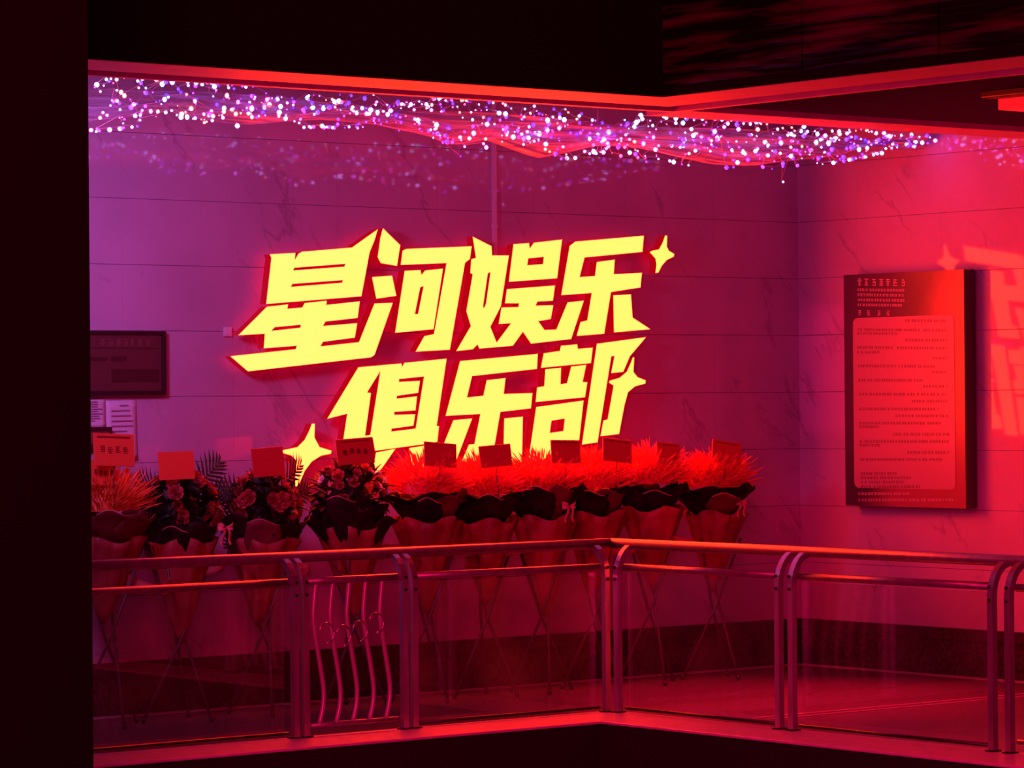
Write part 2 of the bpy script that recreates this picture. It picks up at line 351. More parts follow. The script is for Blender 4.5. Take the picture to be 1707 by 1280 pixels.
# cross beam from the soffit corner to the right wall
mb = MB(); mb.box((FX + .76, FY + .62, FZ), (XW, FY + 1.02, 4.4))
struct('trim_6', mb, 'soffit_paint', 'cross beam running from the soffit corner to the right wall', 'beam')
MB().box((FX + .76, FY + .60, FZ + .035), (XW, FY + .62, 4.4)).build('beam_shade_face', 'soffit_shade', bpy.data.objects['trim_6'])  # unlit side of the beam, its shade put into the dark colour
# near column cutting off the left side of the view
xp = at(149, 400, 1, 12.6)
struct('wall_left', MB().box((xp.x - 2.2, 12.6, -2.5), (xp.x, 14.0, 7.0)), 'black_paint', 'black column close to the viewer at the left edge', 'column')

# ------------------------------------------------------------------ illuminated sign, traced as flat lettering on the back wall
SY = YW - .012 - .135            # front plane of the letters
SD = .07                         # depth of the channel letters
def cvt(pts, ox, oy, s): return [(ox + x / s, oy + y / s) for x, y in pts]
A_ = (370, 370, 4.2675); B_ = (740, 370, 4.2675); C_ = (460, 560, 5.0206); D_ = (760, 560, 5.0206)
SIGN = [
 ('sign_character', 'character for star, first of the upper row', [
  (A_, [[(340, 230), (522, 220), (518, 272), (545, 225), (570, 212), (925, 182), (1108, 52), (1085, 130), (1050, 215), (992, 528), (315, 583), (352, 255)],
        [(505, 345), (515, 325), (878, 297), (872, 318)], [(490, 462), (500, 440), (860, 413), (855, 432)]]),
  (A_, [[(320, 603), (470, 586), (465, 618), (572, 608), (588, 577), (745, 560), (742, 590), (980, 565), (965, 682), (735, 708), (718, 740), (962, 720), (945, 822), (718, 852), (700, 885), (975, 855), (1085, 580), (1215, 575), (1085, 945), (1060, 962), (185, 1062), (60, 955), (525, 905), (533, 880), (298, 898), (305, 795), (118, 805)],
        [(350, 775), (375, 748), (562, 730), (558, 752)]])]),
 ('sign_character', 'character for river, second of the upper row', [
  (A_, [[(1145, 45), (1268, 165), (1245, 312), (1130, 292), (1108, 250), (1128, 110)]]),
  (A_, [[(1068, 392), (1210, 382), (1240, 525), (1098, 545)]]),
  (A_, [[(1285, 205), (1310, 192), (1776, 173), (1764, 262), (1729, 290), (1621, 908), (1378, 922), (1440, 812), (1508, 798), (1598, 292), (1272, 305)]]),
  (A_, [[(1300, 348), (1412, 342), (1420, 378), (1445, 345), (1572, 332), (1505, 762), (1232, 788)], [(1410, 465), (1435, 455), (1395, 655), (1372, 655)]])]),
 ('sign_character', 'character for amuse, third of the upper row', [
  (B_, [[(205, 105), (338, 172), (342, 238), (462, 238), (405, 600), (330, 745), (375, 858), (478, 720), (390, 725), (410, 608), (530, 605), (535, 578), (435, 578), (448, 478), (790, 452), (775, 560), (665, 565), (652, 595), (778, 592), (760, 690), (670, 705), (715, 768), (800, 765), (880, 572), (995, 560), (905, 832), (620, 865), (562, 780), (490, 880), (252, 900), (240, 870), (205, 905), (88, 918), (192, 740), (160, 635), (205, 372), (188, 362), (195, 265), (228, 255)],
        [(312, 365), (332, 355), (300, 580), (285, 615), (278, 600)]]),
  (B_, [[(495, 158), (605, 150), (610, 190), (640, 148), (840, 125), (805, 400), (462, 425)], [(600, 258), (712, 248), (705, 300), (592, 308)]])]),
 ('sign_character', 'character for joy, last of the upper row', [
  (B_, [[(935, 140), (1422, 98), (1412, 212), (1000, 252), (965, 392), (1075, 385), (1088, 285), (1215, 268), (1208, 372), (1408, 362), (1398, 465), (1188, 498), (1140, 795), (945, 810), (972, 712), (1020, 700), (1052, 505), (835, 520), (895, 170)]]),
  (B_, [[(1205, 522), (1330, 515), (1342, 680), (1467, 762), (1210, 785)]])]),
 ('sign_star', 'small four-pointed star at the upper right of the sign', [
  (B_, [[(1575, 95), (1588, 100), (1585, 175), (1600, 205), (1638, 228), (1635, 245), (1585, 270), (1550, 310), (1525, 360), (1505, 362), (1512, 300), (1505, 260), (1465, 215), (1480, 205), (1530, 195), (1555, 150)]])]),
 ('sign_character', 'first character of the lower row', [
  (C_, [[(690, 262), (1050, 230), (1055, 262), (1075, 225), (1428, 190), (1345, 752), (1365, 755), (1350, 885), (1240, 905), (830, 960), (810, 848), (565, 862), (597, 650), (430, 692)],
        [(875, 290), (790, 828), (745, 835), (795, 478), (762, 472)],
        [(1030, 360), (1240, 338), (1170, 775), (965, 800), (968, 775), (1150, 750), (1165, 655), (990, 660), (990, 635), (1168, 622), (1180, 505), (1010, 525), (1012, 500), (1190, 475), (1205, 375), (1030, 385)]]),
  (C_, [[(838, 975), (1000, 944), (880, 1115), (700, 1230), (680, 1170), (820, 1080)]]),
  (C_, [[(1115, 938), (1240, 918), (1260, 1100), (1150, 1130)]])]),
 ('sign_character', 'second character of the lower row, for joy', [
  (D_, [[(35, 210), (685, 150), (678, 275), (135, 335), (92, 515), (230, 500), (258, 370), (415, 352), (400, 485), (640, 478), (628, 605), (372, 635), (325, 905), (300, 1035), (48, 1050), (110, 908), (155, 905), (205, 652), (-86, 668)]]),
  (C_, [[(1485, 705), (1642, 690), (1510, 1040), (1350, 1040)]]),
  (D_, [[(405, 690), (560, 675), (552, 1090), (480, 1080), (400, 900)]])]),
 ('sign_character', 'last character of the lower row with a star in its ear stroke', [
  (D_, [[(735, 145), (870, 125), (880, 82), (1015, 70), (1020, 108), (1145, 98), (1130, 226), (712, 266)]]),
  (D_, [[(748, 279), (880, 266), (875, 405), (930, 395), (965, 256), (1090, 242), (1060, 385), (1100, 388), (1080, 512), (668, 552), (680, 430), (740, 420)]]),
  (D_, [[(672, 595), (1068, 540), (1030, 885), (815, 985), (660, 1070), (612, 1010)], [(800, 708), (912, 690), (900, 795), (785, 812)]]),
  (D_, [[(1180, 65), (1590, 10), (1455, 170), (1400, 300), (1300, 310), (1328, 165), (1300, 170), (1185, 890), (1055, 908)]]),
  (D_, [[(1482, 178), (1492, 180), (1485, 300), (1520, 345), (1588, 372), (1585, 398), (1500, 420), (1440, 470), (1410, 580), (1365, 820), (1210, 838), (1235, 708), (1270, 698), (1320, 415), (1282, 390), (1285, 375), (1370, 350), (1430, 300), (1462, 230)]])]),
 ('sign_star', 'large four-pointed star at the lower left of the sign', [
  (C_, [[(300, 735), (325, 735), (322, 850), (365, 930), (465, 960), (460, 985), (380, 1000), (300, 1050), (240, 1130), (185, 1258), (155, 1255), (170, 1100), (170, 1040), (130, 1000), (45, 975), (48, 958), (180, 930), (240, 870), (280, 790)]])]),
]
sx0 = at(740, 700, 1, SY)
sign = thing('illuminated_sign', 'glowing yellow channel-letter sign with stars on the back wall, 星河娱乐俱乐部', 'sign', (sx0.x, SY, sx0.z))
def curve_fill(loops, half):
    cu = bpy.data.curves.new('tmp', 'CURVE'); cu.dimensions = '2D'; cu.fill_mode = 'BOTH'; cu.extrude = half
    for lp in loops:
        sp = cu.splines.new('POLY'); sp.points.add(len(lp) - 1); sp.use_cyclic_u = True
        for p, q in zip(sp.points, lp): p.co = (q[0], q[1], 0, 1)
    o = bpy.data.objects.new('tmp', cu); C.objects.link(o)
    dg = bpy.context.evaluated_depsgraph_get(); dg.update()
    me = bpy.data.meshes.new_from_object(o.evaluated_get(dg))
    v = [tuple(x.co) for x in me.vertices]; f = [tuple(p.vertices) for p in me.polygons]; nz = [p.normal.z for p in me.polygons]
    bpy.data.objects.remove(o); bpy.data.curves.remove(cu); bpy.data.meshes.remove(me)
    return v, f, nz
for nm, lab, pieces in SIGN:
    face = MB(); ret = MB()
    for crop, loops in pieces:
        L2 = []
        for lp in loops:
            q = [at(*p, 1, SY) for p in cvt(lp, *crop)]
            L2.append([(p.x - sx0.x, p.z - sx0.z) for p in q])
        v, f, nz = curve_fill(L2, SD / 2)
        # curve (x,y,z) -> wall (x, -z, y): front is -Y
        vv = [(x, (SD / 2 - z), y) for x, y, z in v]
        nf = len(face.v); nr = len(ret.v)
        face.v += vv; ret.v += vv
        for q, n_ in zip(f, nz):
            if n_ > .5: face.f.append(tuple(nf + i for i in q)); face.m.append(0)
            elif n_ < -.5: ret.f.append(tuple(nr + i for i in q)); ret.m.append(1)
            else: ret.f.append(tuple(nr + i for i in q)); ret.m.append(0)
    ro = ret.build(nm, ['sign_return', 'sign_back'], sign); tag(ro, lab)
    fo = face.build('lit_face', 'sign_face', ro); tag(fo, 'glowing yellow face')

# ------------------------------------------------------------------ balcony railing
def post_path(side):
    """profile of a post: straight, then bending inwards to the handrail"""
    pts = [(0, KZ), (0, .90)]
    for k in range(1, 7):
        a = math.pi / 2 * k / 6; pts.append((.115 * (1 - math.cos(a)), .90 + .155 * math.sin(a) + .02 * (k / 6)))
    return pts
def make_post(axis, mb=None):
    mb = MB(); prof = post_path(0); wd, th = .019, .018
    def P(u, z, s, t):   # u inward offset, s along the rail, t thickness
        return (s, u + t, z) if axis == 'x' else (u + t, s, z)
    secs = []
    for i, (u, z) in enumerate(prof):
        a = prof[max(i - 1, 0)]; b_ = prof[min(i + 1, len(prof) - 1)]
        du, dz = b_[0] - a[0], b_[1] - a[1]; l_ = math.hypot(du, dz); nu, nz_ = -dz / l_, du / l_
        base = len(mb.v)
        for sgn_s, sgn_t in ((-1, 1), (1, 1), (1, -1), (-1, -1)):
            mb.v.append(P(u + nu * th * sgn_t, z + nz_ * th * sgn_t, wd * sgn_s, 0))
        secs.append(base)
    for a, b_ in zip(secs, secs[1:]):
        for k in range(4): mb.f.append((a + k, a + (k + 1) % 4, b_ + (k + 1) % 4, b_ + k)); mb.m.append(0)
    mb.f.append(tuple(secs[0] + k for k in range(4))); mb.f.append(tuple(secs[-1] + k for k in range(4))); mb.m += [0, 0]
    return mb.mesh('post', 'brushed_steel')
TRZ, MRZ = 1.088, .955
def railing(axis, label, spans, posts, ext):
    """axis 'x': along X at Y=YR, inward +Y; axis 'y': along Y at X=XR, inward +X"""
    root = thing('balcony_railing', label, 'railing', (XR, YR, KZ) if axis == 'x' else (XR, YR - .12, KZ), 'balcony railing runs')
    ox, oy, oz = root.location
    def P(s, u, z): return (s - ox, YR + u - oy, z - oz) if axis == 'x' else (XR + u - ox, s - oy, z - oz)
    MB().tube([P(ext[0], .115, TRZ), P(ext[1], .115, TRZ)], .031, 14).build('top_rail', 'rail_steel', root, True)
    pm = make_post(axis)
    bolt_m = MB().tube([(0, 0, 0), ((0, -.008, 0) if axis == 'x' else (-.008, 0, 0))], .009, 10).mesh('bolt', 'dark_bolt')
    for s in posts:
        p = link('post', pm, root, P(s, 0, 0) if False else ((s - ox, YR - oy, -oz) if axis == 'x' else (XR - ox, s - oy, -oz)))
        for z in (.955, .885):
            link('bolt', bolt_m, p, (0, -.018, z) if axis == 'x' else (-.018, 0, z))
        mb = MB(); c = (-.04, -.03, KZ) ; mb.box((-.036, -.026, KZ), (.036, .026, KZ + .008)); mb.build('base_plate', 'dark_bolt', p)
    for kind, s0, s1 in spans:
        a, b_ = min(s0, s1), max(s0, s1)
        MB().tube([P(a, .035, MRZ), P(b_, .035, MRZ)], .021, 12).build('mid_rail', 'rail_steel', root, True)
        if kind == 'glass':
            mb = MB(); lo = P(a + .03, .030, .125); hi = P(b_ - .03, .040, .925)
            mb.box(lo, hi).build('glass_panel', 'glass', root)
            MB().tube([P(a, .035, .125), P(b_, .035, .125)], .010, 8).build('glass_channel', 'dark_bolt', root, True)
        else:
            MB().tube([P(a, .035, .158), P(b_, .035, .158)], .014, 10).build('bottom_rail', 'rail_steel', root, True)
            n = 5; prof = [(0, .955), (-.012, .86), (-.020, .77), (-.012, .68), (.012, .55), (.036, .42), (.047, .33), (.038, .24), (.012, .158)]
            pos = [a + (b_ - a) * (k + .72) / 5.6 for k in range(n)]
            if axis == 'y': pos = pos[::-1]
            sg = 1 if axis == 'x' else -1
            for q in pos:
                # smooth the S-profile
                pts = []
                for i in range(len(prof) - 1):
                    for t in (0, .5):
                        p0 = prof[max(i - 1, 0)]; p1 = prof[i]; p2 = prof[i + 1]; p3 = prof[min(i + 2, len(prof) - 1)]
                        def cr(j): return .5 * (2 * p1[j] + (p2[j] - p0[j]) * t + (2 * p0[j] - 5 * p1[j] + 4 * p2[j] - p3[j]) * t * t + (3 * p1[j] - p0[j] - 3 * p2[j] + p3[j]) * t ** 3)
                        pts.append((cr(0), cr(1)))
                pts.append(prof[-1])
                MB().tube([P(q + sg * u, .035, z) for u, z in pts], .0135, 8).build('baluster', 'bar_paint', root, True)
            zz = (.665, .645, .665, .705)
            for i in range(4):
                c = (pos[i] + pos[i + 1]) / 2 + sg * .004
                arc = [P(c + sg * .050 * math.cos(t), .022, zz[i] + .056 * math.sin(t)) for t in [math.radians(165 - 255 * k / 16) for k in range(17)]]
                MB().tube(arc, .0055, 6).build('ring', 'chrome_red', root, True)
    return root
railing('x', 'steel balcony railing run left of the corner with wavy baluster panel', [('glass', 6.5, 10.57), ('bars', 10.68, 11.32), ('glass', 11.435, 12.81)], (10.592, 10.660, 11.342, 11.411, 12.832), (5.0, XR + .115))
railing('y', 'steel balcony railing run right of the corner with clear glass panels', [('glass', 15.07, 13.735), ('glass', 13.585, 12.12), ('bars', 11.95, 11.30), ('glass', 11.2, 9.8)], (15.095, 13.711, 13.604, 12.095, 11.975, 11.28, 11.21), (YR + .115, 8.0))

# ------------------------------------------------------------------ notice board on the right wall
bx = 16.90; by0, by1 = 17.31, 16.131; bz0, bz1 = 1.172, 2.822
nb = thing('notice_board', 'tall printed notice board standing proud of the right wall', 'notice board', (XW - .012, (by0 + by1) / 2, (bz0 + bz1) / 2))
ox, oy, oz = nb.location
bevel(MB().box((bx + .006 - ox, by1 - oy, bz0 - oz), (XW - .034 - ox, by0 - oy, bz1 - oz)).build('box_body', 'board_side', nb), .006)
for yy in (by0 - .12, by1 + .12):
    for zz in (bz0 + .12, bz1 - .12): MB().box((XW - .034 - ox, yy - .02 - oy, zz - .02 - oz), (XW - .012 - ox, yy + .02 - oy, zz + .02 - oz)).build('mounting_bracket', 'dark_bolt', nb)
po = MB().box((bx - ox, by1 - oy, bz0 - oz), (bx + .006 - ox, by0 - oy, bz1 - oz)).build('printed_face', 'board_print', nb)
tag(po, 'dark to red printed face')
def uv(x, y):
    u = (x - 95) / 1145.0; t = 225 - 70 * u; bt = 2407 + 35 * u; return u, (y - t) / (bt - t)
def bpt(u, v, d): return (bx - d - ox, by0 + (by1 - by0) * u - oy, bz1 + (bz0 - bz1) * v - oz)
def brect(mb, x0, x1, y, h, d):
    (u0, v0), (u1, v1) = uv(x0, y), uv(x1, y); hv = h / 2200.0
    mb.quad(bpt(u0, v0 + hv / 2, d), bpt(u1, v1 + hv / 2, d), bpt(u1, v1 - hv / 2, d), bpt(u0, v0 - hv / 2, d))
u0, v0 = uv(185, 632); u1, v1 = uv(1150, 1252 + 1010)
hw, hh = (u1 - u0) * abs(by1 - by0) / 2, (v1 - v0) * (bz1 - bz0) / 2
cyv = by0 + (by1 - by0) * (u0 + u1) / 2 - oy; czv = bz1 + (bz0 - bz1) * (v0 + v1) / 2 - oz
ring = []
for q, (sy, sz) in enumerate(((1, 1), (1, -1), (-1, -1), (-1, 1))):
    for k in range(5):
        a = math.radians(90 * k / 4); rr = .045
        ca, sa = (math.sin(a), math.cos(a)) if q % 2 == 0 else (math.cos(a), math.sin(a))
        ring.append((cyv + sy * (hw - rr + rr * ca), czv + sz * (hh - rr + rr * sa)))
mb = MB(); n = len(ring)
mb.v = [(bx - .003 - ox, y, z) for y, z in ring] + [(bx - ox, y, z) for y, z in ring]
mb.f = [tuple(range(n))] + [(i, n + i, n + (i + 1) % n, (i + 1) % n) for i in range(n)]; mb.m = [0] * len(mb.f)
tag(mb.build('info_panel', 'info_panel', nb), 'pale rounded text panel')
rows = [(650, 690, 1085), (740, 230, 830), (740, 860, 1075), (775, 230, 620), (835, 690, 1085), (910, 230, 580), (910, 610, 1085), (955, 230, 445), (1005, 950, 1080), (1085, 235, 985), (1140, 940, 1085), (1220, 235, 865), (1275, 860, 1085)]
rows += [(1252 + y, a, b_) for y, a, b_ in [(100, 240, 1085), (165, 750, 1085), (240, 240, 1000), (305, 590, 1100), (375, 240, 1020), (410, 240, 430), (480, 565, 1100), (548, 240, 1090), (585, 240, 445), (655, 700, 1095), (720, 245, 1030), (855, 250, 610), (895, 250, 740), (935, 250, 680), (978, 250, 820)]]
rng = random.Random(3)
def words(mb, y, a, b_, h, d):
    x = a
    while x < b_ - 8:
        wl = min(rng.uniform(16, 30), b_ - x)      # one glyph, built from a few strokes
        for k in range(3): brect(mb, x, x + wl * rng.uniform(.6, 1), y + (k - 1) * h * .38, h * .16, d)
        for k in range(2): xx = x + wl * rng.uniform(.1, .8); brect(mb, xx, xx + 3.5, y, h * .9, d)
        x += wl + rng.choice((3, 3, 3, 4, 12))
for y, a, b_ in rows:
    mb = MB(); words(mb, y, a, b_, 26, .0036); mb.build('text_line', 'info_ink', nb)
for y, a, b_ in ((362, 230, 700), (410, 230, 680), (458, 235, 690), (505, 230, 660), (1252 + 1045, 220, 720), (1252 + 1105, 220, 1125)):
    mb = MB(); words(mb, y, a, b_, 26, .0008); mb.build('text_line', 'header_ink', nb)
for y, xs, h in ((290, [230 + 70 * k for k in range(7)], 70), (580, [232 + 94 * k for k in range(4)], 52)):
    for x in xs:
        mb = MB()
        for a_, b2, z0, z1 in glyph_strokes(rng): brect(mb, x + h * .62 * a_, x + h * .62 * b2, y + h * (.5 - (z0 + z1) / 2), h * (z1 - z0), .0008)
        mb.build('heading_glyph', 'header_ink', nb)

# ------------------------------------------------------------------ plaque, papers, conduit, switch on the back wall
wy = YW - .012
a = at(60, 548, 1, wy); b_ = at(272, 659, 1, wy)
pl = thing('framed_plaque', 'dark framed plaque hanging on the back wall near the column', 'plaque', (a.x, wy, b_.z))
W_, H_ = b_.x - a.x, a.z - b_.z - .01
MB().box((.03, -.03, .03), (W_ - .03, 0, H_ - .03)).build('panel', 'plaque_panel', pl)
mb = MB(); mb.box((0, -.045, 0), (W_, 0, .032)); mb.box((0, -.045, H_ - .024), (W_, 0, H_)); mb.box((0, -.045, .032), (.028, 0, H_ - .024)); mb.box((W_ - .028, -.045, .032), (W_, 0, H_ - .024))
bevel(mb.build('frame', 'plaque_frame', pl), .005)
mb = MB(); mb.box((W_ - .40, -.032, .085), (W_ - .05, -.03, .165)); mb.box((W_ - .40, -.032, .215), (W_ - .29, -.03, .245)); mb.box((W_ - .55, -.032, .215), (W_ - .43, -.03, .24)); mb.box((.06, -.032, .295), (W_ - .05, -.03, .299)); mb.build('printed_block', 'plaque_print', pl)
for k in range(7):
    x = W_ - .48 + k * .055; mb = MB()
    for a_, b2, z0, z1 in glyph_strokes(rng): mb.box((x + .04 * a_, -.032, .308 + .046 * z0), (x + .04 * b2, -.03, .308 + .046 * z1))
    mb.build('heading_glyph', 'plaque_print_light', pl)
def sheet(px0, px1, py0, py1, label, tilt):
    a = at(px0, py0, 1, wy); b_ = at(px1, py1, 1, wy); w2, h2 = b_.x - a.x, a.z - b_.z
    t = thing('paper_notice', label, 'notice', (a.x, wy, b_.z), 'paper notices under the plaque')
    t.rotation_euler = (0, tilt, 0)
    def fn(u, v): return (u * w2, -.002 - .006 * (1 - v) ** 3 - .002 * math.sin(3 * u), v * h2)
    solid(MB().grid(fn, 6, 8).build('sheet', 'paper_white', t, True), .001)
    mb = MB()
    for k in range(9):
        z = h2 * (.92 - k * .085); x0 = w2 * (.42 if k == 0 else .15); x1 = w2 * (.7 if k == 0 else rng.uniform(.6, .88))
        mb.box((x0, -.0125, z - .003), (x1, -.010, z + .003))
    mb.build('printed_lines', 'paper_print', t)
sheet(128, 176, 666, 712, 'small pale notice sheet half hidden by the column', 0.0)
sheet(177, 229, 668, 768, 'long pale notice sheet with printed lines below the plaque', -.012)
a = at(130, 712, 1, wy); b_ = at(179, 745, 1, wy)
nb2 = thing('leaflet_box', 'small dark box on the wall under the small notice sheet', 'box', (a.x, wy, b_.z))
bevel(MB().box((0, -.06, 0), (b_.x - a.x, 0, a.z - b_.z)).build('box_body', 'board_side', nb2), .004)
MB().box((.02, -.064, .02), (b_.x - a.x - .02, -.06, a.z - b_.z - .03)).build('front_label', 'paper_red', nb2)
a = at(823, 404, 1, wy); zt = 3.98
cd = thing('wall_conduit', 'thin pale vertical conduit running up the back wall above the sign', 'conduit', (a.x, wy, a.z - .25))
MB().box((-.014, -.022, 0), (.014, 0, zt - a.z + .25)).build('duct_cover', 'conduit', cd)
for z in (.35, .85): MB().box((-.02, -.025, z), (.02, 0, z + .02)).build('clip', 'conduit', cd)
a = at(378, 553, 1, wy)
so = thing('junction_box', 'small pale junction box left of the sign', 'junction box', (a.x, wy, a.z))
bevel(MB().box((-.03, -.02, -.03), (.03, 0, .03)).build('box_body', 'conduit', so), .004)
MB().box((-.02, -.024, -.02), (.02, -.02, .02)).build('lid', 'conduit', so)
# ceiling lamp over the right walkway
a = at(1740, 172, 2, 3.80)
lp = thing('ceiling_lamp', 'dark hooded ceiling lamp glowing red over the right walkway', 'lamp', (a.x, a.y, 3.80))
bevel(MB().box((-.26, -.3, .04), (.16, .3, .09)).build('hood', 'lamp_hood', lp), .01)
MB().box((-.13, -.27, -.03), (.13, .27, .04)).build('diffuser', 'lamp_red', lp)
MB().tube([(0, 0, .09), (0, 0, .47)], .02, 8).build('stem', 'lamp_hood', lp, True)

# ------------------------------------------------------------------ flower stands
FYP = 17.36
def blade(mb, p, d, ln, wd, bend, rnd):
    """thin tapering petal as a bent strip"""
    d = Vector(d).normalized(); s = d.cross(Vector((rnd.uniform(-1, 1), rnd.uniform(-1, 1), rnd.uniform(-.3, .3)))).normalized()
    b = len(mb.v); g = Vector(bend)
    for t, wv in ((0, .5), (.35, 1.0), (.72, .8), (1.0, .12)):
        c = Vector(p) + d * ln * t + g * (t * t * ln); mb.v += [tuple(c - s * wd * wv), tuple(c + s * wd * wv)]
    for k in range(3): mb.f.append((b + 2 * k, b + 2 * k + 1, b + 2 * k + 3, b + 2 * k + 2)); mb.m.append(0)
def leaf_mesh(name, matn, ln=.12, wd=.03, n=5):
    mb = MB()
    def fn(u, v): wv = wd * math.sin(math.pi * min(v * .94 + .05, 1)) ** .8; return ((u - .5) * 2 * wv, ln * v, .25 * ln * v * (1 - v) + .35 * wv * abs(u - .5) * 2)
    mb.grid(fn, 2, n); return mb.mesh(name, matn, True)
def palm_mesh():
    mb = MB(); mb.tube([(0, 0, 0), (0, .16, .01), (0, .30, -.005)], [.005, .004, .002], 5)
    for k in range(8):
        t = .07 + .031 * k; ln = .15 * math.sin(math.pi * (.25 + .09 * k)) + .03
        for s in (-1, 1):
            a = math.radians(62 - k * 4); d = Vector((s * math.sin(a), math.cos(a), -.12))
            b = len(mb.v); p = Vector((0, t, 0)); sd = Vector((math.cos(a) * .009, -s * math.sin(a) * .009, 0))
            mb.v += [tuple(p - sd), tuple(p + sd), tuple(p + d * ln * .6 + sd), tuple(p + d * ln * .6 - sd), tuple(p + d * ln + Vector((0, 0, -.02)))]
            mb.f += [(b, b + 1, b + 2, b + 3), (b + 3, b + 2, b + 4)]; mb.m += [0, 0]
    return mb.mesh('palm_leaf', 'leaf_palm')
def rose_mesh(matn, seed, r=.045):
    mb = MB(); rn = random.Random(seed)
    for lay, (n, rad, op, h) in enumerate(((3, .35, .15, .9), (5, .65, .45, .8), (6, 1.0, .95, .55))):
        for k in range(n):
            a0 = 2 * math.pi * (k + .3 * lay) / n; hw_ = math.pi / n * 1.25
            def fn(u, v):
                a = a0 + (u - .5) * 2 * hw_ * (.5 + .5 * math.sin(math.pi * (.15 + .8 * v))); q = r * rad * (.25 + .75 * v ** .7) + r * op * .35 * v * v
                return (q * math.cos(a), q * math.sin(a), r * h * (v - .25) * 1.3 - r * .15 * (abs(u - .5) * 2) ** 2)
            mb.grid(fn, 3, 3)
    return mb.mesh('rose', matn, True)
ROSE = rose_mesh('rose_red', 1); BLOSSOM = rose_mesh('blossom_white', 2, .03); PALM = palm_mesh(); LEAF = leaf_mesh('leaf', 'leaf_dark', .13, .032); LEAF2 = leaf_mesh('leaf', 'leaf_dark', .09, .026)
def cone_paper(name, matn, parent, z_top, z_bot, r_top, r_bot, nr, amp, rnd, ang=(0, 2 * math.pi), tip=(0, 0), flare=1.0):
    ph = rnd.uniform(0, 6); ph2 = rnd.uniform(0, 6)
    def fn(u, v):
        a = ang[0] + (ang[1] - ang[0]) * u
        r_ = r_bot + (r_top - r_bot) * v ** flare; w_ = amp * v * v
        r_ += w_ * math.sin(nr * a + ph) + .5 * w_ * math.sin((nr * 2 + 1) * a + ph2)
        z = z_bot + (z_top - z_bot) * v + w_ * .9 * math.sin(nr * a * .5 + ph2) - .03 * v ** 6
        return (r_ * math.cos(a) + tip[0] * (1 - v), r_ * math.sin(a) * .75 + tip[1] * (1 - v), z)
    o = MB().grid(fn, 48, 8).build(name, matn, parent, True); return solid(o, .002)
def collar(matn, parent, z_top, z_bot, r_top, r_bot, nr, amp, rnd, flare):
    """dark wrapping paper: overlapping pointed sheets fanned round the neck of the bouquet"""
    cone_paper('wrap_collar', matn, parent, z_top + .01, z_bot, r_top * .88, r_bot, 7, .03, rnd, flare=flare)
    n = 9
    for k in range(n):
        a = 2 * math.pi * k / n + rnd.uniform(-.25, .25); rt = r_top * rnd.uniform(1.0, 1.3); zt_ = z_top + rnd.uniform(-.05, .06); hw_ = rnd.uniform(.10, .15); tw = rnd.uniform(-.4, .4); curl = rnd.uniform(.0, .06)
        def fn(u, v):
            w_ = hw_ * (.35 + 1.1 * v - 1.3 * max(0, v - .55) ** 1.0 * 1.15); q = (u - .5) * 2 * w_
            r_ = r_bot + (rt - r_bot) * v ** .75 - .35 * q * q / .12 + tw * q * .3 * v; z = z_bot + (zt_ - z_bot) * v + .02 * math.sin(5 * u + k) * v - curl * max(0, v - .7) / .3
            return (r_ * math.cos(a) - q * math.sin(a), (r_ * math.sin(a) + q * math.cos(a)) * .75, z)
        m_ = matn if rnd.random() < .72 else 'paper_wine'
        o = solid(MB().grid(fn, 6, 7).build('wrap_sheet', m_, parent, True), .002)
        if k % 3 == 0: MB().tube([fn(t / 6, 1.0) for t in range(7)], .0028, 5).build('folded_edge', 'ribbon', o, True)
def folded_sheet(parent, matn, pts, rnd):
    """creased paper flap: top edge p0-p1, pointed bottom p2"""
    p0, p1, p2 = (Vector(p) for p in pts)
    def fn(u, v):
        top = p0.lerp(p1, u); q = top.lerp(p2 + (p1 - p0) * (u - .5) * .12, v)
        q = q + Vector((0, -.05 * math.sin(math.pi * u) * (1 - v * .5) + .006 * math.sin(u * 11 + v * 3), .03 * math.sin(u * 9) * (1 - v))); return q
    solid(MB().grid(fn, 14, 6).build('wrap_flap', matn, parent, True), .002)
def card(parent, px, py, wpx, hpx, tilt, matn, rnd, ink=True, edge=True, yoff=0.0):
    """greeting card on a stick at its place over the bouquet"""
    y = FYP - .12 + yoff; c = at(px, py, 1, y); a = at(px - wpx / 2, py, 1, y); b_ = at(px + wpx / 2, py, 1, y); wd = b_.x - a.x; ht = hpx * .00393
    o = parent.location
    co = MB().box((-wd / 2, -.004, -ht / 2), (wd / 2, .004, ht / 2)).build('greeting_card', matn, parent, loc=(c.x - o.x, c.y - o.y, c.z - o.z))
    bevel(co, .003); co.rotation_euler = (math.radians(-6), tilt, rnd.uniform(-.1, .1))
    if edge:
        MB().box((-wd * .42, -.0055, ht * .36), (wd * .40, -.004, ht * .42)).build('card_fold', 'card_edge', co)
    if ink:
        for k in range(4):
            x = -wd * .36 + k * wd * .19; hh_ = ht * .2; z = rnd.uniform(-.04, .04) * ht
            mb = MB(); wg = wd * .14
            for j in range(4): hl = wg * rnd.uniform(.22, .5); zz_ = z - hh_ / 2 + j * hh_ * .29; mb.box((x + wg / 2 - hl, -.0056, zz_), (x + wg / 2 + hl, -.004, zz_ + hh_ * .11))
            for xx in (x + wg * rnd.uniform(.38, .5), x + wg * rnd.choice((.12, .75))): mb.box((xx, -.0056, z - hh_ * rnd.uniform(.2, .6)), (xx + wg * .13, -.004, z + hh_ * rnd.uniform(.2, .5)))
            mb.build('brush_glyph', 'ink_dark' if ink == 2 else 'card_edge', co)
    MB().tube([(0, .006, -ht / 2 + .03), (0, .02, -ht / 2 - .25)], .004, 6).build('card_stick', 'pole', co, True)
    return co
